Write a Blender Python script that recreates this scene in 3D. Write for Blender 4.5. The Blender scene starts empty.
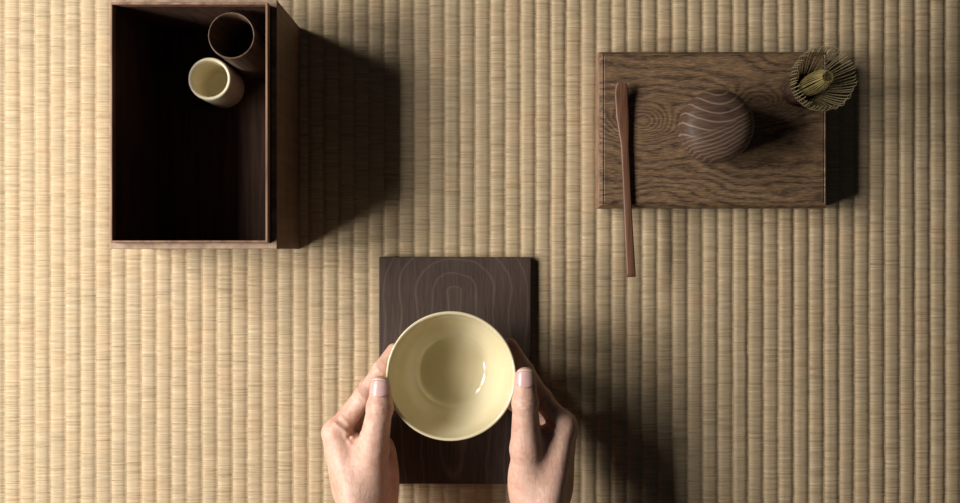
import bpy, bmesh, math, random
import numpy as np
import openvdb
from mathutils import Vector, Matrix

random.seed(4); rng = np.random.default_rng(4)
S = bpy.context.scene
C = S.collection
MM = 0.001
CAMZ = 1000.0

def P(px, py, z):
    """where a point of the photo at height z (mm) stands in the room (mm)"""
    k = (CAMZ - z) / 1000.0
    return np.array([(px - 484) * k, (250 - py) * k, z], float)

# ------------------------------------------------------------------ tagging
def tag(o, label=None, cat=None, group=None, kind=None):
    if label: o['label'] = label
    if cat: o['category'] = cat
    if group: o['group'] = group
    if kind: o['kind'] = kind
    return o

def empty(name, loc):
    o = bpy.data.objects.new(name, None); C.objects.link(o)
    o.location = Vector([c * MM for c in loc]); o.empty_display_size = 0.02
    return o

def link(name, me, mat, parent=None, smooth=True, world=True):
    """link a mesh whose coordinates are metres in the room, as object `name`"""
    o = bpy.data.objects.new(name, me); C.objects.link(o)
    if mat: me.materials.append(mat)
    if smooth: me.polygons.foreach_set('use_smooth', [True] * len(me.polygons))
    if parent:
        o.parent = parent
        me.transform(Matrix.Translation(-parent.location))
    return o

def origin_to(o, loc):
    loc = Vector([c * MM for c in loc])
    o.data.transform(Matrix.Translation(-loc)); o.location = loc
    return o

def mesh_np(name, v, f):
    me = bpy.data.meshes.new(name)
    me.from_pydata([tuple(x * MM for x in p) for p in v], [], [tuple(int(i) for i in q) for q in f])
    me.validate(); me.update()
    return me

def bm_mesh(name, bm):
    bmesh.ops.scale(bm, vec=(MM, MM, MM), verts=bm.verts)
    me = bpy.data.meshes.new(name); bm.to_mesh(me); bm.free(); return me

def box_bm(bm, x0, x1, y0, y1, z0, z1):
    r = bmesh.ops.create_cube(bm, size=1)
    for v in r['verts']:
        v.co = Vector(((x0 + x1) / 2 + v.co.x * (x1 - x0), (y0 + y1) / 2 + v.co.y * (y1 - y0), (z0 + z1) / 2 + v.co.z * (z1 - z0)))
    return r['verts']

def bevel_mod(o, w, seg=2):
    m = o.modifiers.new('bevel', 'BEVEL'); m.width = w * MM; m.segments = seg; m.limit_method = 'ANGLE'; m.angle_limit = math.radians(40)
    try: m.harden_normals = True
    except Exception: pass

# ------------------------------------------------------------------ materials
class NT:
    def __init__(s, name):
        s.m = bpy.data.materials.new(name); s.m.use_nodes = True
        s.t = s.m.node_tree; s.N = s.t.nodes; s.L = s.t.links
        s.b = s.N['Principled BSDF']
        s.tc = s.N.new('ShaderNodeTexCoord').outputs['Object']
    def node(s, typ, **kw):
        n = s.N.new(typ)
        for k, v in kw.items():
            if k[0] == 'i' and k[1:].isdigit(): s.put(n.inputs[int(k[1:])], v)
            elif hasattr(n, k): setattr(n, k, v)
            else: s.put(n.inputs[k.replace('_', ' ')], v)
        return n
    def put(s, inp, v):
        if isinstance(v, bpy.types.NodeSocket): s.L.new(v, inp)
        else: inp.default_value = v
    def math(s, op, a, b=None, c=None):
        n = s.N.new('ShaderNodeMath'); n.operation = op
        s.put(n.inputs[0], a)
        if b is not None: s.put(n.inputs[1], b)
        if c is not None: s.put(n.inputs[2], c)
        return n.outputs[0]
    def map(s, vec, loc=(0, 0, 0), rot=(0, 0, 0), scale=(1, 1, 1)):
        n = s.N.new('ShaderNodeMapping'); s.L.new(vec, n.inputs[0])
        n.inputs[1].default_value = loc; n.inputs[2].default_value = rot; n.inputs[3].default_value = scale
        return n.outputs[0]
    def noise(s, vec, scale=1, detail=3, rough=.5, dist=0):
        n = s.N.new('ShaderNodeTexNoise'); s.L.new(vec, n.inputs['Vector'])
        n.inputs['Scale'].default_value = scale; n.inputs['Detail'].default_value = detail
        n.inputs['Roughness'].default_value = rough; n.inputs['Distortion'].default_value = dist
        return n.outputs[0]
    def sep(s, vec):
        n = s.N.new('ShaderNodeSeparateXYZ'); s.L.new(vec, n.inputs[0]); return n.outputs
    def comb(s, x, y, z=0.0):
        n = s.N.new('ShaderNodeCombineXYZ')
        for i, v in enumerate((x, y, z)): s.put(n.inputs[i], v)
        return n.outputs[0]
    def ramp(s, fac, stops):
        n = s.N.new('ShaderNodeValToRGB'); s.L.new(fac, n.inputs[0])
        e = n.color_ramp.elements
        while len(e) < len(stops): e.new(.5)
        for q, (p, c) in zip(e, stops): q.position = p; q.color = (*lin(c), 1)
        return n.outputs[0]
    def mixc(s, fac, a, b, mode='MIX'):
        n = s.N.new('ShaderNodeMix'); n.data_type = 'RGBA'; n.blend_type = mode
        s.put(n.inputs[0], fac); s.put(n.inputs[6], a); s.put(n.inputs[7], b)
        return n.outputs[2]
    def bump(s, h, strength=.3, dist=.0005):
        n = s.N.new('ShaderNodeBump'); n.inputs['Strength'].default_value = strength
        n.inputs['Distance'].default_value = dist; s.L.new(h, n.inputs['Height'])
        s.L.new(n.outputs[0], s.b.inputs['Normal'])
    def out(s, col=None, rough=.6, spec=.5, **kw):
        if col is not None: s.put(s.b.inputs['Base Color'], col)
        s.put(s.b.inputs['Roughness'], rough); s.b.inputs['Specular IOR Level'].default_value = spec
        for k, v in kw.items(): s.put(s.b.inputs[k.replace('_', ' ')], v)
        return s.m

def lin(c):
    return tuple(((x / 255) / 12.92 if x / 255 <= .04045 else ((x / 255 + .055) / 1.055) ** 2.4) for x in c)
def lc(c): return (*lin(c), 1)

PITCH = 15.2; RIB0 = 414.7 - 484      # a seam between ribs lies at this x (mm)

def mat_tatami():
    n = NT('woven_rush')
    x, y, z = n.sep(n.tc)
    idx = n.math('FLOOR', n.math('DIVIDE', n.math('SUBTRACT', x, RIB0 * MM), PITCH * MM))
    seed = n.math('MULTIPLY', idx, 3.717)
    fine = n.noise(n.comb(n.math('MULTIPLY', x, 28), n.math('MULTIPLY', y, 1150), seed), 1, 2, .6)
    strand = n.noise(n.comb(n.math('MULTIPLY', x, 14), n.math('MULTIPLY', y, 430), n.math('ADD', seed, 41)), 1, 2, .55)
    broad = n.noise(n.comb(n.math('MULTIPLY', x, 5), n.math('MULTIPLY', y, 28), n.math('ADD', seed, 11)), 1, 2, .5)
    c1 = n.ramp(fine, [(.30, (132, 108, 78)), (.43, (188, 165, 130)), (.58, (206, 185, 151)), (.70, (236, 220, 192))])
    c2 = n.ramp(strand, [(.26, (158, 142, 112)), (.45, (198, 177, 143)), (.7, (214, 192, 158))])
    c = n.mixc(.5, c1, c2)
    tint = n.ramp(broad, [(.3, (212, 208, 200)), (.5, (226, 220, 208)), (.7, (232, 214, 196))])
    c = n.mixc(.5, c, n.mixc(1.0, c, tint, 'MULTIPLY'))
    # dark flecks where a stalk is bruised
    fl = n.noise(n.comb(n.math('MULTIPLY', x, 90), n.math('MULTIPLY', y, 500), n.math('ADD', seed, 90)), 1, 1, .5)
    c = n.mixc(n.ramp(fl, [(.24, (150, 150, 150)), (.29, (0, 0, 0))]), c, lc((120, 96, 62)))
    # the seams between the ribs show the darker warp
    fr = n.math('FRACT', n.math('DIVIDE', n.math('SUBTRACT', x, RIB0 * MM), PITCH * MM))
    ed = n.math('ABSOLUTE', n.math('SUBTRACT', fr, .5))
    seam = n.ramp(ed, [(.462, (0, 0, 0)), (.497, (190, 190, 190))])
    c = n.mixc(seam, c, lc((140, 110, 70)))
    n.bump(n.math('ADD', fine, n.math('MULTIPLY', strand, .8)), .8, .0011)
    return n.out(c, .62, .35)

def mat_board():
    n = NT('dark_stained_wood')
    x, y, z = n.sep(n.map(n.tc, loc=(0, -.078, 0)))       # heart of the arches
    wob = n.noise(n.map(n.tc, scale=(22, 14, 10)), 1, 3, .5)
    up = n.math('MAXIMUM', y, 0.0); dn = n.math('MULTIPLY', n.math('MINIMUM', y, 0.0), .13)
    yy = n.math('ADD', n.math('MULTIPLY', up, 1.15), dn)
    r = n.math('SQRT', n.math('ADD', n.math('MULTIPLY', x, x), n.math('MULTIPLY', yy, yy)))
    r = n.math('ADD', r, n.math('MULTIPLY', wob, .016))
    band = n.math('FRACT', n.math('MULTIPLY', r, 62))
    line = n.ramp(band, [(0, (0, 0, 0)), (.80, (60, 60, 60)), (.9, (205, 205, 205)), (.97, (40, 40, 40)), (1, (0, 0, 0))])
    grain = n.noise(n.map(n.tc, scale=(900, 45, 100)), 1, 3, .6)
    grain2 = n.noise(n.map(n.tc, scale=(260, 12, 30)), 1, 2, .6)
    c = n.ramp(grain, [(.3, (50, 38, 32)), (.5, (66, 52, 44)), (.7, (84, 68, 58))])
    c = n.mixc(.45, c, n.ramp(grain2, [(.3, (48, 37, 32)), (.7, (80, 63, 53))]))
    c = n.mixc(n.math('MULTIPLY', line, .45), c, lc((126, 108, 92)))
    n.bump(grain, .25, .0004)
    return n.out(c, .55, .35)

def mat_box():
    n = NT('brown_box_wood')
    g = n.noise(n.map(n.tc, scale=(160, 160, 9)), 1, 4, .6)
    g2 = n.noise(n.map(n.tc, scale=(420, 30, 300)), 1, 3, .6)
    w = n.noise(n.map(n.tc, scale=(40, 8, 22)), 1, 3, .5, .6)
    c = n.ramp(g, [(.3, (92, 70, 54)), (.5, (124, 98, 78)), (.7, (154, 126, 102))])
    c = n.mixc(.5, c, n.ramp(g2, [(.3, (86, 66, 52)), (.7, (150, 122, 98))]))
    c = n.mixc(.3, c, n.ramp(w, [(.35, (66, 44, 34)), (.65, (120, 92, 72))]))
    n.bump(g2, .25, .0004)
    return n.out(c, .6, .3)

def mat_tray():
    n = NT('figured_brown_wood')
    x, y, z = n.sep(n.tc)
    big = n.noise(n.map(n.tc, scale=(6, 15, 8)), 1, 2, .5)
    mid = n.noise(n.map(n.tc, scale=(13, 52, 20)), 1, 3, .55)
    v = n.math('ADD', n.math('MULTIPLY', y, 30), n.math('MULTIPLY', big, 3.6))
    v = n.math('ADD', v, n.math('MULTIPLY', mid, .5))
    # two eyes in the figure
    for (ex, ey, k) in ((-.070, .006, 1.3), (.045, .023, 1.1)):
        dx = n.math('MULTIPLY', n.math('SUBTRACT', x, ex), 34); dy = n.math('MULTIPLY', n.math('SUBTRACT', y, ey), 62)
        d2 = n.math('ADD', n.math('MULTIPLY', dx, dx), n.math('MULTIPLY', dy, dy))
        v = n.math('ADD', v, n.math('MULTIPLY', n.math('EXPONENT', n.math('MULTIPLY', d2, -1.0)), k * 2.2))
    band = n.math('FRACT', n.math('MULTIPLY', v, 3.2))
    bc = n.ramp(band, [(0, (70, 52, 40)), (.12, (46, 33, 26)), (.3, (116, 88, 62)), (.65, (146, 114, 82)), (.9, (104, 82, 62)), (1, (70, 52, 40))])
    pore = n.noise(n.map(n.tc, scale=(130, 1100, 100)), 1, 3, .65)
    c = n.mixc(.55, bc, n.ramp(pore, [(.32, (42, 30, 24)), (.5, (106, 84, 62)), (.68, (166, 136, 102))]))
    st = n.noise(n.map(n.tc, scale=(10, 40, 5)), 1, 3, .6)
    c = n.mixc(n.ramp(st, [(.5, (0, 0, 0)), (.7, (150, 150, 150))]), c, lc((66, 47, 34)))
    n.bump(n.math('ADD', pore, n.math('MULTIPLY', band, .3)), .4, .0006)
    return n.out(c, .58, .3)

def mat_caddy():
    n = NT('turned_grained_wood')
    x, y, z = n.sep(n.tc)
    wob = n.noise(n.map(n.tc, scale=(40, 40, 40)), 1, 2, .5)
    # smile-shaped rings above, slanting lines below
    ax = n.math('ADD', x, .003); ay = n.math('SUBTRACT', y, .040)
    r = n.math('SQRT', n.math('ADD', n.math('MULTIPLY', ax, ax), n.math('MULTIPLY', n.math('MULTIPLY', ay, ay), 1.15)))
    r = n.math('ADD', r, n.math('MULTIPLY', wob, .004))
    b1 = n.math('FRACT', n.math('MULTIPLY', r, 112))
    v = n.math('SUBTRACT', n.math('MULTIPLY', x, .42), y)
    v = n.math('ADD', v, n.math('MULTIPLY', n.math('MULTIPLY', x, x), 5.0))
    v = n.math('ADD', v, n.math('MULTIPLY', wob, .007))
    b2 = n.math('FRACT', n.math('MULTIPLY', v, 255))
    l1 = n.ramp(b1, [(0, (20, 20, 20)), (.74, (10, 10, 10)), (.88, (220, 220, 220)), (1, (20, 20, 20))])
    l2 = n.ramp(b2, [(0, (10, 10, 10)), (.5, (20, 20, 20)), (.8, (190, 190, 190)), (1, (10, 10, 10))])
    m = n.ramp(v, [(0.0065, (0, 0, 0)), (.0090, (255, 255, 255))])
    l = n.mixc(m, l1, l2)
    g = n.noise(n.map(n.tc, rot=(0, 0, -.35), scale=(60, 700, 200)), 1, 3, .6)
    c = n.ramp(g, [(.3, (66, 48, 38)), (.7, (98, 76, 62))])
    kn = n.node('ShaderNodeVectorMath', operation='DISTANCE'); n.L.new(n.comb(x, y), kn.inputs[0]); kn.inputs[1].default_value = (.0055, .011, 0)
    c = n.mixc(n.ramp(kn.outputs['Value'], [(.0015, (220, 220, 220)), (.0045, (0, 0, 0))]), c, lc((32, 20, 16)))
    c = n.mixc(n.math('MULTIPLY', l, .75), c, lc((170, 146, 122)))
    return n.out(c, .55, .25)

def mat_simple(name, c1, c2, scale=(60, 60, 60), rough=.5, spec=.4, bump=0, **kw):
    n = NT(name)
    g = n.noise(n.map(n.tc, scale=scale), 1, 3, .55)
    c = n.ramp(g, [(.32, c1), (.68, c2)])
    if bump: n.bump(g, bump, .0004)
    return n.out(c, rough, spec, **kw)

def mat_skin():
    n = NT('skin')
    a = n.noise(n.map(n.tc, scale=(45, 45, 45)), 1, 4, .6)
    b = n.noise(n.map(n.tc, scale=(260, 260, 260)), 1, 3, .6)
    c = n.ramp(a, [(.3, (196, 140, 118)), (.5, (211, 170, 148)), (.7, (222, 188, 168))])
    c = n.mixc(.35, c, n.ramp(b, [(.3, (194, 142, 120)), (.7, (226, 194, 174))]))
    v = n.node('ShaderNodeTexVoronoi', feature='DISTANCE_TO_EDGE'); n.L.new(n.tc, v.inputs['Vector']); v.inputs['Scale'].default_value = 620
    fold = n.noise(n.map(n.tc, scale=(210, 75, 120)), 1, 3, .55)
    n.bump(n.math('ADD', n.math('ADD', n.math('MULTIPLY', b, .8), v.outputs['Distance']), n.math('MULTIPLY', fold, 2.2)), .4, .0006)
    return n.out(c, .48, .4, Subsurface_Weight=.22, Subsurface_Radius=(1.0, .35, .2), Subsurface_Scale=.006)

M_TAT = mat_tatami(); M_BOARD = mat_board(); M_BOX = mat_box(); M_TRAY = mat_tray(); M_CADDY = mat_caddy()
M_LINER = mat_simple('thin_rim_wood', (104, 74, 54), (150, 114, 88), (120, 20, 300), .5, .35, .2)
M_LITTOP = mat_simple('lit_top_edge_wood', (140, 112, 90), (186, 160, 134), (90, 90, 90), .6, .3, .2)  # box wood lightened: the light caught by the ledge tops, painted in
M_LITSIDE = mat_simple('tray_lit_side_wood', (116, 88, 70), (160, 130, 108), (60, 60, 400), .6, .3, .2)  # tray wood lightened: window light on its left side, put into the colour
M_BOXIN = mat_simple('reddish_shaded_inner_wood', (54, 36, 28), (78, 54, 42), (300, 14, 60), .75, .2, .2)  # reddish wood, darkened to paint in the shade inside the box
M_GLAZE = mat_simple('pale_yellow_glaze', (216, 202, 162), (224, 213, 177), (30, 30, 30), .08, .5, .03, Coat_Weight=.3, Coat_Roughness=.05)
M_CREAM = mat_simple('cream_glaze', (224, 212, 176), (232, 221, 190), (40, 40, 40), .35, .4)
M_CUPW = mat_simple('dark_bamboo', (72, 54, 42), (110, 88, 70), (200, 200, 12), .5, .4, .15)
M_SCOOP = mat_simple('smoked_bamboo', (88, 58, 42), (126, 88, 66), (500, 14, 200), .42, .4, .15)
M_TINE = mat_simple('green_bamboo_tine', (100, 90, 62), (134, 122, 88), (40, 40, 40), .5, .35)
M_CORE = mat_simple('yellow_bamboo_tine', (116, 102, 62), (144, 130, 82), (40, 40, 40), .5, .35)
M_HANDLE = mat_simple('dark_whisk_handle', (58, 40, 34), (84, 60, 48), (300, 300, 20), .45, .4)
M_THREAD = mat_simple('dark_thread', (34, 38, 34), (56, 62, 54), (900, 900, 900), .8, .2)
M_KNOT = mat_simple('pale_green_thread', (138, 164, 138), (170, 192, 166), (900, 900, 900), .8, .2)
M_SKIN = mat_skin()
M_NAIL = mat_simple('fingernail', (208, 164, 156), (218, 178, 170), (80, 80, 80), .25, .5, 0, Subsurface_Weight=.15, Subsurface_Scale=.003)
M_NAILTIP = mat_simple('nail_edge', (228, 194, 182), (234, 204, 192), (80, 80, 80), .3, .5)

# ------------------------------------------------------------------ lathe
def lathe(profile, c, n=96, closed=False, wob=0.0):
    v, f = [], []
    m = len(profile)
    for i in range(n):
        a = 2 * math.pi * i / n
        for (r, z) in profile:
            rr = r * (1 + wob * math.sin(2 * a + .7) + wob * .6 * math.sin(3 * a + 2))
            v.append((c[0] + rr * math.cos(a), c[1] + rr * math.sin(a), c[2] + z))
    for i in range(n):
        j = (i + 1) % n
        for k in range(m - 1):
            f.append((i * m + k, j * m + k, j * m + k + 1, i * m + k + 1))
    me = mesh_np('lathe', v, f)
    bm = bmesh.new(); bm.from_mesh(me)
    bmesh.ops.remove_doubles(bm, verts=bm.verts, dist=1e-6)
    bmesh.ops.recalc_face_normals(bm, faces=bm.faces)
    bm.to_mesh(me); bm.free()
    return me

def spline(pts, n):
    """Catmull-Rom through pts"""
    pts = [np.array(p, float) for p in pts]
    q = [2 * pts[0] - pts[1]] + pts + [2 * pts[-1] - pts[-2]]
    out = []
    segs = len(pts) - 1
    for s in range(segs):
        a, b, c, d = q[s:s + 4]
        for k in range(n):
            t = k / n
            out.append(.5 * ((2 * b) + (c - a) * t + (2 * a - 5 * b + 4 * c - d) * t * t + (3 * b - a - 3 * c + d) * t ** 3))
    out.append(pts[-1])
    return out

def sweep(path, sect, up=(0, 0, 1)):
    """sweep an elliptical section: sect(t) -> (half width, half thickness), rounded box-like"""
    v, f = [], []; K = 12; n = len(path)
    up = np.array(up, float)
    for i, p in enumerate(path):
        d = path[min(i + 1, n - 1)] - path[max(i - 1, 0)]; d /= np.linalg.norm(d)
        s = np.cross(d, up); s /= np.linalg.norm(s); u = np.cross(s, d)
        w, h = sect(i / (n - 1))
        for k in range(K):
            a = 2 * math.pi * k / K
            ca, sa = math.cos(a), math.sin(a)
            e = .55
            v.append(p + s * w * math.copysign(abs(ca) ** e, ca) + u * h * math.copysign(abs(sa) ** e, sa))
    for i in range(n - 1):
        for k in range(K):
            l = (k + 1) % K
            f.append((i * K + k, i * K + l, (i + 1) * K + l, (i + 1) * K + k))
    f.append(tuple(range(K))[::-1]); f.append(tuple((n - 1) * K + k for k in range(K)))
    me = mesh_np('sweep', v, f)
    bm = bmesh.new(); bm.from_mesh(me); bmesh.ops.recalc_face_normals(bm, faces=bm.faces); bm.to_mesh(me); bm.free()
    return me

# ------------------------------------------------------------------ floor of tatami
def build_floor():
    x_lo, x_hi, y_lo, y_hi = -58, 58, -640, 640          # in ribs / mm
    K = 12; dy = 2.0
    ys = np.arange(y_lo, y_hi + .1, dy); ny = len(ys)
    ribs = np.arange(x_lo, x_hi); nx = len(ribs) * K + 1
    t = np.arange(K) / K
    tt = t.copy()
    prof = lambda u: 2.1 * (1 - np.abs(2 * u - 1) ** 2.9) + .75 * (1 - u)      # rounded, a little fuller to the left
    X = np.zeros((ny, nx)); Z = np.zeros((ny, nx))
    def sm(n, k):
        a = rng.normal(size=n); w = np.hanning(k); return np.convolve(a, w / w.sum() * math.sqrt(k) * .8, 'same')
    seams = np.array([RIB0 + r * PITCH + sm(ny, 9) * .12 + sm(ny, 61) * .14 for r in range(x_lo, x_hi + 1)])
    jag = rng.normal(size=(len(ribs) + 1, ny)) * .10
    seams = seams + jag
    for i, r in enumerate(ribs):
        L, R = seams[i], seams[i + 1]
        hr = 1 + rng.normal() * .05 + sm(ny, 41) * .03
        fib = rng.normal(size=ny) * .05
        for k in range(K):
            u = tt[k]
            X[:, i * K + k] = L + (R - L) * u
            Z[:, i * K + k] = (prof(u) * hr + (fib if k else 0))
    X[:, -1] = seams[-1]; Z[:, -1] = 0
    Z -= 2.6; Z = np.minimum(Z, -0.01)
    V = np.stack([X, np.repeat(ys[:, None], nx, 1), Z], -1).reshape(-1, 3) * MM
    a = (np.arange(ny - 1)[:, None] * nx + np.arange(nx - 1)[None, :]).reshape(-1)
    F = np.stack([a, a + 1, a + nx + 1, a + nx], -1).astype(np.int32)
    # skirt: the mat has thickness
    me = bpy.data.meshes.new('tatami')
    nv = len(V)
    per = np.concatenate([np.arange(nx), (np.arange(1, ny)) * nx + nx - 1, (ny - 1) * nx + np.arange(nx - 2, -1, -1), np.arange(ny - 2, 0, -1) * nx])
    low = V[per].copy(); low[:, 2] = -.055
    m = len(per); i0 = per; i1 = np.roll(per, -1); b0 = nv + np.arange(m); b1 = nv + np.roll(np.arange(m), -1)
    SK = np.stack([i0, b0, b1, i1], -1).astype(np.int32)
    V = np.concatenate([V, low]); F = np.concatenate([F, SK])
    me.vertices.add(len(V)); me.vertices.foreach_set('co', V.astype(np.float32).ravel())
    me.loops.add(F.size); me.loops.foreach_set('vertex_index', F.ravel())
    me.polygons.add(len(F)); me.polygons.foreach_set('loop_start', np.arange(0, F.size, 4, dtype=np.int32))
    me.polygons.foreach_set('use_smooth', np.ones(len(F), bool))
    me.update(calc_edges=True)
    me.materials.append(M_TAT)
    o = bpy.data.objects.new('floor', me); C.objects.link(o)
    tag(o, 'pale straw tatami floor woven in narrow padded ribs', None, None, 'structure')
build_floor()

# ------------------------------------------------------------------ open wooden box, top left
X0, X1, Y0, Y1 = -333, -184, 1, 222.5
H2, H1 = 111, 124
box = empty('wooden_box', ((X0 + X1) / 2, (Y0 + Y1) / 2, 0))
tag(box, 'tall open dark wooden box with a thin raised rim, holding two cups', 'box')
def frame(x0, x1, y0, y1, z0, z1, th):
    bm = bmesh.new()
    o_ = [(x0, y0), (x1, y0), (x1, y1), (x0, y1)]; i_ = [(x0 + th, y0 + th), (x1 - th, y0 + th), (x1 - th, y1 - th), (x0 + th, y1 - th)]
    vs = [[bm.verts.new((x, y, z)) for (x, y) in ring] for z in (z0, z1) for ring in (o_, i_)]
    for k in range(4):
        l = (k + 1) % 4
        bm.faces.new((vs[0][k], vs[0][l], vs[2][l], vs[2][k]))
        bm.faces.new((vs[1][l], vs[1][k], vs[3][k], vs[3][l]))
        bm.faces.new((vs[2][k], vs[2][l], vs[3][l], vs[3][k]))
        bm.faces.new((vs[0][l], vs[0][k], vs[1][k], vs[1][l]))
    bmesh.ops.recalc_face_normals(bm, faces=bm.faces)
    return bm_mesh('frame', bm)
def lit_faces(o, mat, test):  # second slot: a lighter colour painted on faces that catch the light
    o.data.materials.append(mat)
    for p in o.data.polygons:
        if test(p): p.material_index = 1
o = link('outer_case', frame(X0, X1, Y0, Y1, 0, H2, 5.4), M_BOX, box, False); lit_faces(o, M_LITTOP, lambda q: q.normal.z > .9); bevel_mod(o, .7)
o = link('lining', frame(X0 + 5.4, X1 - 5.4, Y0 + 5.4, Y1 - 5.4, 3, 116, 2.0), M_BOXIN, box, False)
o['label'] = 'inner lining, the shade inside the box darkened into its colour'
o = link('inner_rim', frame(X0 + 5.4, X1 - 5.4, Y0 + 5.4, Y1 - 5.4, 116, H1, 2.0), M_LINER, box, False); bevel_mod(o, .5)
o['label'] = 'thin paler inner rim'
bm = bmesh.new(); box_bm(bm, X0 + 5.4, X1 - 5.4, Y0 + 5.4, Y1 - 5.4, .5, 5)
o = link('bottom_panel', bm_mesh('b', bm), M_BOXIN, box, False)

# ------------------------------------------------------------------ the two cups in the box
cx, cy = -257.6, 160.7
prof = [(0, 0), (17.5, 0), (19.2, .8), (20, 3), (20.2, 30), (20.2, 55), (19.6, 57), (18.2, 57.4), (17.0, 56.4), (16.5, 50), (16.3, 10), (15.5, 6), (12, 4.4), (0, 4)]
o = link('ceramic_cup', lathe(prof, (cx, cy, 5.05), wob=.004), M_CREAM)
origin_to(o, (cx, cy, 5.05)); tag(o, 'small straight-sided cream ceramic cup with a thick rim, standing in the dark box', 'cup')
cx, cy = -225, 191.2
prof = [(0, 0), (18.5, 0), (20, .8), (20.6, 4), (20.9, 50), (21, 103), (20.6, 104.4), (20.0, 104.6), (19.5, 104), (19.3, 98), (18.8, 20), (17, 9), (12, 7), (0, 6.6)]
o = link('bamboo_cup', lathe(prof, (cx, cy, 5.05)), M_CUPW)
origin_to(o, (cx, cy, 5.05)); tag(o, 'tall dark brown thin-rimmed cup in the corner of the box behind the cream cup', 'cup')

# ------------------------------------------------------------------ low board under the bowl
a = P(379, 257, 8); b = P(531, 484, 8)
bm = bmesh.new(); box_bm(bm, a[0], b[0], b[1], a[1], 0, 8)
o = link('wooden_board', bm_mesh('b', bm), M_BOARD, None, False); bevel_mod(o, .8)
origin_to(o, ((a[0] + b[0]) / 2, (a[1] + b[1]) / 2, 0))
tag(o, 'thin rectangular charcoal brown board lying on the mat under the yellow bowl', 'board')
BOARD_C = ((a[0] + b[0]) / 2, (a[1] + b[1]) / 2)

# ------------------------------------------------------------------ thick tray, right
TZ = 34
a = P(599, 50.6, TZ); b = P(829, 207.6, TZ)
def tray():
    bm = bmesh.new()
    x0, x1, y0, y1 = a[0], b[0], b[1], a[1]
    rings = [(3.5, 0), (0.5, 4), (0, 8), (0, 27), (.8, 29.6), (2.8, TZ - .6), (3.6, TZ), (4.6, TZ - .9), (5.6, TZ - .2)]
    vs = []
    for ins, z in rings:
        vs.append([bm.verts.new((x, y, z)) for x, y in ((x0 + ins, y0 + ins), (x1 - ins, y0 + ins), (x1 - ins, y1 - ins), (x0 + ins, y1 - ins))])
    for i in range(len(vs) - 1):
        for k in range(4):
            l = (k + 1) % 4; bm.faces.new((vs[i][k], vs[i][l], vs[i + 1][l], vs[i + 1][k]))
    bm.faces.new(vs[-1]); bm.faces.new(vs[0][::-1])
    bmesh.ops.recalc_face_normals(bm, faces=bm.faces)
    return bm_mesh('tray', bm)
o = link('wooden_tray', tray(), M_TRAY, None, False); lit_faces(o, M_LITSIDE, lambda q: q.normal.x < -.5 and q.center.x < .13 and q.center.z < .0315)
origin_to(o, ((a[0] + b[0]) / 2, (a[1] + b[1]) / 2, 0))
tag(o, 'thick rectangular brown wooden tray board with swirling grain carrying the tea caddy', 'tray')
TRT = TZ - .15

# ------------------------------------------------------------------ tea caddy
cc = (216.2, 115.0, TRT)
cad = empty('tea_caddy', cc)
tag(cad, 'round lidded wooden tea caddy with pale curved grain lines on the brown tray', 'caddy')
body = [(0, 0), (16, 0), (20, 1), (27, 6), (31.5, 13), (33.6, 22), (34.0, 31), (33.6, 35.6), (33.0, 36), (30, 36), (30, 34), (0, 34)]
lid = [(30.4, 35.2), (30.4, 36.4), (33.2, 36.5), (33.7, 37), (33.6, 41), (32.5, 46.5), (30.0, 51), (26, 54), (20, 56.2), (12, 57.4), (5, 57.8), (0, 57.9)]
link('body', lathe(body, cc, wob=.003), M_CADDY, cad); link('lid', lathe(lid, cc, wob=.003), M_CADDY, cad)

# ------------------------------------------------------------------ tea scoop
sp = [P(622.3, 83, TRT + 11), P(621.6, 88, TRT + 9.5), P(621.6, 97, TRT + 7), P(622.6, 116, TRT + 4.6), P(624.2, 136, TRT + 3.6), P(626.2, 175, TRT + 3.2), P(628.5, 225, TRT + 2.6), P(631.3, 277, TRT + 2.0)]
path = spline(sp, 12); plen = np.cumsum([0] + [np.linalg.norm(path[i + 1] - path[i]) for i in range(len(path) - 1)]); plen /= plen[-1]
def sect(t):
    s = plen[int(round(t * (len(path) - 1)))]
    w = np.interp(s, [0, .02, .05, .17, .25, .32, .5, 1], [4.0, 5.2, 5.7, 5.6, 4.6, 3.6, 3.4, 3.9])
    h = np.interp(s, [0, .05, .25, .35, 1], [.7, .9, 1.3, 1.7, 1.6])
    return w * 1.13, h
o = link('tea_scoop', sweep(path, sect), M_SCOOP)
ob = P(624, 136, TRT); origin_to(o, (ob[0], ob[1], TRT))
tag(o, 'long slender reddish brown bamboo tea scoop overhanging the front edge of the tray', 'scoop')

# ------------------------------------------------------------------ whisk
wc = (300.5, 151.5, TRT)
wh = empty('tea_whisk', wc)
tag(wh, 'bamboo tea whisk standing upright on the tray corner, olive tines fanned out', 'whisk')
hp = [(0, 0), (11.6, 0), (12.2, 1), (12.2, 12), (12.5, 13), (12.2, 14), (11.8, 24), (11.4, 31), (9.8, 32), (0, 32)]
link('handle', lathe(hp, wc, 48), M_HANDLE, wh)
tp = [(10.7, 30)]
for k in range(4): tp += [(11.9, 30.6 + k * 1.5), (12.4, 31.2 + k * 1.5), (11.9, 31.9 + k * 1.5)]
tp += [(10.7, 36.6)]
th = link('binding_thread', lathe(tp, wc, 48), M_THREAD, wh)
kp = [np.array([wc[0] - 10.6, wc[1] - 7.4, wc[2] + 34.0]), np.array([wc[0] - 12.4, wc[1] - 8.6, wc[2] + 35.2]), np.array([wc[0] - 13.6, wc[1] - 10.8, wc[2] + 33.2]), np.array([wc[0] - 13.0, wc[1] - 14.4, wc[2] + 30.0])]
k_ = link('knot', sweep(spline(kp, 5), lambda t: (1.3, 1.2)), M_KNOT, th); k_['label'] = 'pale green thread end'
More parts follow.
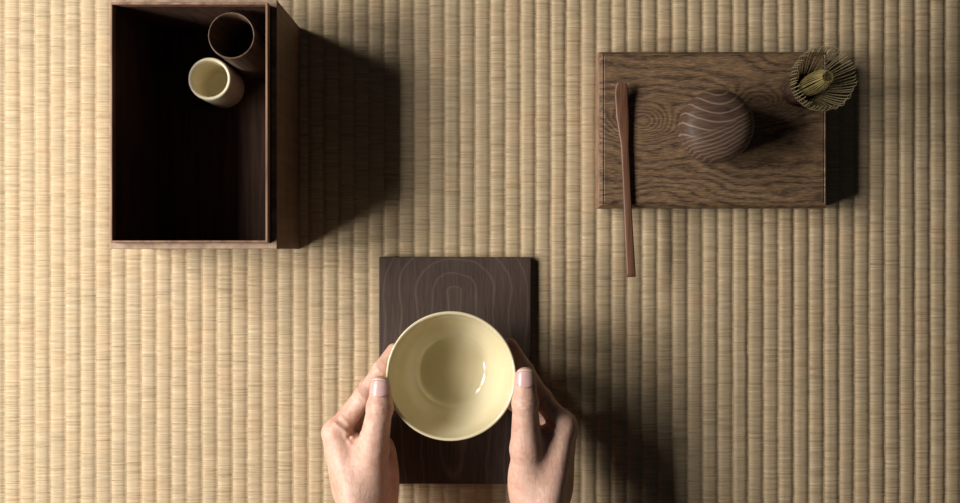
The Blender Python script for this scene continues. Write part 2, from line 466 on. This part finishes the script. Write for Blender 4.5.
def tine(prof, ang, w0, w1, tk, name, mat, jr=0):
    ca, sa = math.cos(ang), math.sin(ang)
    v, f = [], []
    pts = spline([np.array([r, z, 0.]) for r, z in prof], 4)
    n = len(pts)
    for i, p in enumerate(pts):
        t = i / (n - 1); w = w0 + (w1 - w0) * t
        for (dr, dt) in ((-tk / 2, -w), (tk / 2, -w), (tk / 2, w), (-tk / 2, w)):
            r = p[0] + dr + jr * t
            v.append((wc[0] + r * ca - dt * sa, wc[1] + r * sa + dt * ca, wc[2] + p[1]))
    for i in range(n - 1):
        for k in range(4):
            l = (k + 1) % 4; f.append((i * 4 + k, i * 4 + l, i * 4 + 4 + l, i * 4 + 4 + k))
    f.append((3, 2, 1, 0)); f.append(tuple((n - 1) * 4 + k for k in range(4)))
    link(name, mesh_np('tine', v, f), mat, wh, False)
NO = 60
for i in range(NO):
    j = random.uniform(-1, 1)
    tine([(11.0, 29), (11.2, 36), (15, 47), (22, 60), (27.2, 73), (28.2 + j, 82), (26.0 + j, 90)], 2 * math.pi * i / NO + random.uniform(-.03, .03), .62, .28, .5, 'outer_tine', M_TINE)
for i in range(36):
    j = random.uniform(-.6, .6)
    tine([(8.8, 32), (8.6, 40), (9.4, 52), (9.4, 68), (7.5 + j, 82), (4.5 + j, 92)], 2 * math.pi * i / 36 + random.uniform(-.04, .04), .62, .35, .6, 'inner_tine', M_CORE)

# ------------------------------------------------------------------ bowl
ZR = 105.0
bc = P(451.0, 376.2, ZR); bc[2] = 0
RO = 57.3
outer = [(0, -62), (20, -62), (23.5, -62.5), (25.5, -62), (26, -60), (26, -56.5), (30, -54.5), (37, -49.5), (44, -42), (49.5, -32), (53.3, -20), (55.8, -9), (57.0, -2.2)]
rim = [(57.3, -.8), (56.9, .25), (56.0, .5), (55.0, 0), (54.5, -1.2)]
inner = [(53.2, -8), (51, -18), (47.4, -29), (43.2, -36.3), (38.4, -41.7), (34.0, -45.1), (32.2, -46.9), (29.4, -48.7), (25, -50.0), (19, -50.8), (12, -51.3), (0, -51.5)]
outer, rim, inner = [[(r * 1.016, z) for r, z in q] for q in (outer, rim, inner)]
pr = outer + rim + inner
ps = spline([np.array([r, z, 0.]) for r, z in pr], 4)
o = link('tea_bowl', lathe([(max(p[0], 0), p[1]) for p in ps], (bc[0], bc[1], ZR), 160, wob=.0022), M_GLAZE)
origin_to(o, (bc[0], bc[1], ZR - 62.5))
tag(o, 'wide glossy pale yellow tea bowl held up between two hands', 'bowl')

# ------------------------------------------------------------------ hands
VX = 0.9
class Field:
    def __init__(s, lo, hi):
        s.lo = np.array(lo, float); s.n = np.ceil((np.array(hi) - s.lo) / VX).astype(int) + 1
        s.d = np.full(s.n, 30.0, np.float32)
    def sub(s, lo, hi, pad):
        i0 = np.clip(np.floor((np.array(lo) - pad - s.lo) / VX).astype(int), 0, s.n)
        i1 = np.clip(np.ceil((np.array(hi) + pad - s.lo) / VX).astype(int) + 1, 0, s.n)
        ax = [(s.lo[k] + VX * np.arange(i0[k], i1[k])).astype(np.float32) for k in range(3)]
        G = np.meshgrid(*ax, indexing='ij')
        return tuple(slice(i0[k], i1[k]) for k in range(3)), G
    def merge(s, sl, e, k):
        d = s.d[sl]
        h = np.clip(k - np.abs(d - e), 0, None) / k
        s.d[sl] = np.minimum(d, e) - h * h * k * .25
    def cone(s, a, b, ra, rb, k=4, flat=1.0, fdir=None):
        """round cone; `flat` > 1 squeezes it along fdir"""
        a = np.array(a, float); b = np.array(b, float); R = max(ra, rb)
        sl, (X, Y, Z) = s.sub(np.minimum(a, b) - R, np.maximum(a, b) + R, 26)
        ba = b - a; L = ba @ ba
        px, py, pz = X - a[0], Y - a[1], Z - a[2]
        t = np.clip((px * ba[0] + py * ba[1] + pz * ba[2]) / max(L, 1e-6), 0, 1)
        qx, qy, qz = px - t * ba[0], py - t * ba[1], pz - t * ba[2]
        q2 = qx * qx + qy * qy + qz * qz
        if fdir is not None:
            f = np.array(fdir, float); f /= np.linalg.norm(f)
            w = qx * f[0] + qy * f[1] + qz * f[2]
            q2 = q2 + w * w * (flat * flat - 1)
        e = np.sqrt(q2) - (ra + (rb - ra) * t)
        s.merge(sl, e.astype(np.float32), k)
    def ell(s, c, r, axes=None, k=8):
        c = np.array(c, float); r = np.array(r, float); R = r.max()
        sl, (X, Y, Z) = s.sub(c - R, c + R, 22)
        q = [X - c[0], Y - c[1], Z - c[2]]
        if axes is not None:
            A = [np.array(v, float) / np.linalg.norm(v) for v in axes]
            q = [q[0] * v[0] + q[1] * v[1] + q[2] * v[2] for v in A]
        k0 = np.sqrt(sum((q[i] / r[i]) ** 2 for i in range(3))) + 1e-6
        k1 = np.sqrt(sum((q[i] / r[i] ** 2) ** 2 for i in range(3))) + 1e-6
        s.merge(sl, (k0 * (k0 - 1) / k1).astype(np.float32), k)
    def avoid(s, fn):
        sl, (X, Y, Z) = s.sub(s.lo, s.lo + VX * s.n, 0)
        s.d = np.maximum(s.d, fn(X, Y, Z).astype(np.float32))
    def mesh(s):
        g = openvdb.FloatGrid(30.0); g.copyFromArray(s.d)
        pts, tris, quads = g.convertToPolygons(isovalue=0.0, adaptivity=0.0)
        pts = pts * VX + s.lo
        me = bpy.data.meshes.new('hand')
        faces = [tuple(int(i) for i in q[::-1]) for q in quads] + [tuple(int(i) for i in q[::-1]) for q in tris]
        me.from_pydata([tuple(p) for p in pts], [], faces)
        return me

outer_prof = np.array(sorted([(z, r) for r, z in outer + rim[:2]]))
def bowl_sd(X, Y, Z):
    """positive inside the bowl's outer shape: keeps the skin just outside the glaze"""
    r = np.sqrt((X - bc[0]) ** 2 + (Y - bc[1]) ** 2)
    zz = Z - ZR
    R = np.interp(zz, outer_prof[:, 0], outer_prof[:, 1])
    d1 = (R - r) * .85
    d = np.minimum(np.minimum(d1, .8 - zz), zz + 62.6)
    return d + .15

def hand(K, m, name, label):
    """K: joints in mm; m = +1 when the bowl lies to the right of the hand, -1 when to the left"""
    lo = np.minimum.reduce(list(K['bounds'])); hi = np.maximum.reduce(list(K['bounds']))
    F = Field(lo, hi)
    sx = np.array([m, 0, 0.])
    W = K['wrist']; E = K['elbow']
    # forearm and wrist, deeper (z) than wide
    F.cone(E, W + np.array([0, -14, 0]), 34, 25.0, 10, 1.22, sx)
    F.ell(W, (19.5, 26, 26.5), None, 16)
    mc = K['mcp']
    offs = [17, 7, -5, -15]
    for i in range(4):
        s = W + np.array([-m * (2 if i < 2 else 0), 12, offs[i]])
        F.cone(s, mc[i], 13.5, [11.8, 11.3, 10.6, 9.6][i], 9)
    # fill of the palm between the metacarpals
    F.cone(W + np.array([m * 4, 14, 4]), (mc[1] + mc[2]) / 2 + np.array([m * 4, -14, 0]), 17, 13, 10)
    # fingers
    R = [(10.4, 8.9, 8.1, 6.9), (10.2, 8.9, 8.0, 6.9), (9.6, 8.4, 7.5, 6.5), (8.6, 7.4, 6.7, 5.8)]
    for i, ch in enumerate(K['fingers']):
        c = [mc[i]] + ch
        for j in range(3):
            F.cone(c[j], c[j + 1], R[i][j], R[i][j + 1], 3.0 if j else 7.0)
        F.ell(c[1] + np.array([-m * 1.2, .6, 0]), (R[i][1] + .3,) * 3, None, 3)
    # thumb
    T = K['thumb']
    tr = K['tr']
    F.cone(T[0], T[1], tr[0], tr[1], 14)
    F.cone(T[1], T[2], tr[1], tr[2], 4)
    F.cone(T[2], T[3], tr[2], tr[3], 3, 1.12, (0, 0, 1))
    F.ell(T[2] + np.array([0, 0, 1.2]), (tr[2] + .6, tr[2] + 1.4, tr[2] - .6), None, 3)
    # thenar mound and web
    for (c, r, k) in K['mounds']:
        F.ell(c, r, None, k)
    F.avoid(bowl_sd)
    F.avoid(lambda X, Y, Z: 8.3 - Z)
    me = F.mesh()
    n = len(me.vertices); CR = 1.45; co = np.zeros(n * 3, np.float32); me.vertices.foreach_get('co', co); co = co.reshape(-1, 3)
    # light smoothing, then creases pressed in along the normals
    me.update(); no = np.zeros(n * 3, np.float32); me.vertices.foreach_get('normal', no); no = no.reshape(-1, 3)
    disp = np.zeros(n, np.float32)
    for (p, q, w, dep) in K['creases']:
        p = np.array(p); q = np.array(q); ba = q - p
        t = np.clip(((co - p) @ ba) / (ba @ ba), 0, 1)
        dd = np.linalg.norm(co - (p + t[:, None] * ba), axis=1)
        disp -= CR * dep * np.exp(-(dd / w) ** 2)
    co = co + no * disp[:, None]
    me.vertices.foreach_set('co', (co * MM).astype(np.float32).ravel()); me.update()
    root_loc = (W[0], W[1], 0)
    o = link(name, me, M_SKIN)
    sm_ = o.modifiers.new('smooth', 'SMOOTH'); sm_.factor = .5; sm_.iterations = 2
    origin_to(o, (W[0], W[1], W[2]))
    tag(o, label, 'hand', 'hands holding the yellow bowl')
    # thumb nail: a curved plate on the back of the last joint
    d = (T[3] - T[2]); d /= np.linalg.norm(d)
    up = np.array(K['nail_up'], float); up -= d * (up @ d); up /= np.linalg.norm(up)
    s = np.cross(d, up)
    def nail(t0, t1, lift, nm, mat, par):
        v, f = [], []; A, B = 17, 13
        L = np.linalg.norm(T[3] - T[2])
        for j in range(B):
            u = t0 + (t1 - t0) * j / (B - 1)
            # rounded lunula end and rounded free edge
            for i in range(A):
                w = -1 + 2 * i / (A - 1)
                hw = .96 if u > .12 else .96 * math.sqrt(max(.02, 1 - ((.12 - u) / .14) ** 2))
                uu = u + (.10 * (1 - w * w) - .10) * (1 if u > .5 else -1) * abs(u - .5) * 2
                ang = w * hw
                along = (L - 8.0) + uu * 15.6
                pr_ = min(1, along / L); r = tr[2] + (tr[3] - tr[2]) * pr_
                over = max(0, along - L)
                rr = math.sqrt(max(4, r * r - over * over * .45))
                base = T[2] + d * along
                h = rr / 1.10 * math.cos(ang) + lift - .25 * over * .2
                v.append(base + s * rr * .99 * math.sin(ang) + up * h)
        for j in range(B - 1):
            for i in range(A - 1):
                q = j * A + i; f.append((q, q + 1, q + A + 1, q + A))
        mm = mesh_np('nail', v, f)
        no_ = link(nm, mm, mat, None)
        so = no_.modifiers.new('s', 'SOLIDIFY'); so.thickness = .0008; so.offset = 0
        mm.transform(Matrix.Translation(-par.location)); no_.parent = par
        return no_
    nail(0.0, .96, .35, 'fingernail', M_NAIL, o)
    nail(.96, 1.03, .40, 'nail_edge', M_NAILTIP, o)
    return o

b = bc
# --- hand on the left of the picture
mcL = [P(336.5, 432, 88), P(334.5, 433, 67), P(336, 440, 49), P(342, 450, 34)]
W = P(364, 524, 88)
TL = [P(368, 494, 90), P(373, 449, 101), P(379.8, 408, 112), P(380.8, 387, 111.5)]
KL = dict(wrist=W, elbow=P(405, 770, 210), mcp=mcL,
    fingers=[[P(364.5, 396.5, 90), P(381.5, 369.5, 85), np.array([b[0] - 53.5, b[1] + 20, 77.])],
             [np.array([-106., -128, 68]), np.array([b[0] - 55, b[1] - 1, 66.]), np.array([b[0] - 45, b[1] + 14, 59.])],
             [np.array([-108., -140, 47]), np.array([b[0] - 49, b[1] - 14, 46.]), np.array([b[0] - 36, b[1] - 2, 43.])],
             [np.array([-106., -156, 31]), np.array([b[0] - 58, b[1] - 35, 28.]), np.array([b[0] - 44, b[1] - 26, 28.])]],
    thumb=TL, tr=(16, 14.2, 11.0, 9.7), nail_up=(-.14, .12, 1),
    mounds=[(P(368, 478, 88), (20, 30, 17), 10), (P(356, 458, 86), (15, 18, 13), 8), (P(357, 445, 88), (8, 9, 9), 8), (P(352, 480, 62), (19, 34, 26), 10), (P(388, 490, 70), (10, 28, 20), 10), (P(387, 466, 46), (10, 28, 16), 14)],
    bounds=[np.array([-175., -480, 5]), np.array([-20., -70, 262])],
    creases=[(P(372, 405, 124), P(388, 404, 124), 1.0, .75), (P(371.5, 409, 124), P(389, 409.5, 124), .9, .6), (P(373, 412.5, 124), P(388, 413.5, 124), .9, .6),
             (P(374, 401, 123), P(386, 400.5, 123), .9, .4),
             (P(352, 437, 98), P(336, 424, 98), 2.2, 1.6), (P(352, 437, 98), P(366, 431, 100), 2.4, 1.2), (P(352, 428, 98), P(341, 416, 98), 1.6, .6),
             (P(345, 436, 99), P(352, 446, 99), 1.8, 1.0),
             (P(356, 390, 99), P(364, 398, 99), 1.3, .5), (P(375, 366, 93), P(383, 374, 93), 1.3, .5)])
handL = hand(KL, 1, 'hand', "viewer's own left hand cupping the bowl, in bright light, thumb resting on the rim")
# --- hand on the right of the picture
mcR = [P(563.5, 425, 88), P(565, 430, 67), P(563, 438, 49), P(556, 450, 34)]
W = P(543, 524, 88)
TR_ = [P(532, 496, 90), P(526.5, 449, 101), P(525.2, 403, 112), P(525.3, 378, 111)]
KR = dict(wrist=W, elbow=P(510, 770, 210), mcp=mcR,
    fingers=[[P(541, 398.5, 90), P(524.5, 370, 86), np.array([b[0] + 53.2, b[1] + 25.0, 79.])],
             [np.array([46.0, -130, 68]), np.array([b[0] + 56, b[1] + 0, 66.]), np.array([b[0] + 45, b[1] + 14, 59.])],
             [np.array([48.0, -145, 47]), np.array([b[0] + 49, b[1] - 18, 46.]), np.array([b[0] + 36, b[1] - 4, 43.])],
             [np.array([44., -162, 31]), np.array([b[0] + 58, b[1] - 36, 28.]), np.array([b[0] + 44, b[1] - 26, 28.])]],
    thumb=TR_, tr=(16, 14.6, 11.0, 9.7), nail_up=(-.05, .12, 1),
    mounds=[(P(530, 480, 88), (19, 30, 17), 10), (P(543, 450, 88), (13, 20, 13), 10), (P(541, 438, 84), (9, 9, 9), 8), (P(552, 482, 62), (20, 34, 26), 10), (P(521, 482, 74), (9, 26, 20), 10)],
    bounds=[np.array([-25., -480, 5]), np.array([105., -70, 262])],
    creases=[(P(517, 400, 124), P(533, 401, 124), 1.0, .75), (P(516, 405, 124), P(534, 405.5, 124), .9, .6), (P(518, 409, 124), P(533, 409, 124), .9, .55),
             (P(519, 396.5, 123), P(531, 396, 123), .9, .4),
             (P(541, 432, 98), P(552, 416, 98), 2.2, 1.6), (P(541, 432, 98), P(538, 447, 100), 2.2, 1.2), (P(549, 420, 98), P(562, 410, 98), 1.5, .6),
             (P(549, 433, 99), P(560, 428, 99), 1.8, .8),
             (P(540, 402, 99), P(549, 394, 99), 1.3, .5)])
handR = hand(KR, -1, 'hand', "viewer's own right hand cupping the bowl, in half shade, knuckles towards the dark shadow")

# ------------------------------------------------------------------ daylight through a three-pane window on the left
def area(loc, target, sx, sy, power, color=(1, .962, .93)):
    l = bpy.data.lights.new('window_light', 'AREA'); l.shape = 'RECTANGLE'; l.size = sx; l.size_y = sy; l.energy = power; l.color = color
    o = bpy.data.objects.new('window_light', l); C.objects.link(o); o.location = loc
    d = (Vector(target) - Vector(loc)); o.rotation_euler = d.to_track_quat('-Z', 'Y').to_euler()
    return o
LX, LZ = -1.05, .83
for y, ln, pw in ((.50, .24, 7.4), (.05, .36, 14.3), (-.38, .22, 8.0)):
    o = area((LX, y, LZ), (LX + 1.0, y, LZ - .72), ln, .44, pw)

w = bpy.data.worlds.new('room'); S.world = w; w.use_nodes = True
w.node_tree.nodes['Background'].inputs[0].default_value = (.88, .92, 1, 1)
w.node_tree.nodes['Background'].inputs[1].default_value = .015

# ------------------------------------------------------------------ camera
cd = bpy.data.cameras.new('camera'); cam = bpy.data.objects.new('camera', cd); C.objects.link(cam)
cam.location = (0, 0, 1.0); cam.rotation_euler = (0, 0, 0)
cd.sensor_width = 36; cd.lens = 36 * 1000 / 960
cd.shift_x = (480 - 484) / 960; cd.shift_y = -(251.5 - 250) / 960
cd.clip_start = .01
S.camera = cam
S.view_settings.view_transform = 'Standard'; S.view_settings.look = 'None'
S.view_settings.gamma = 1; S.view_settings.exposure = .1; S.view_settings.use_curve_mapping = False
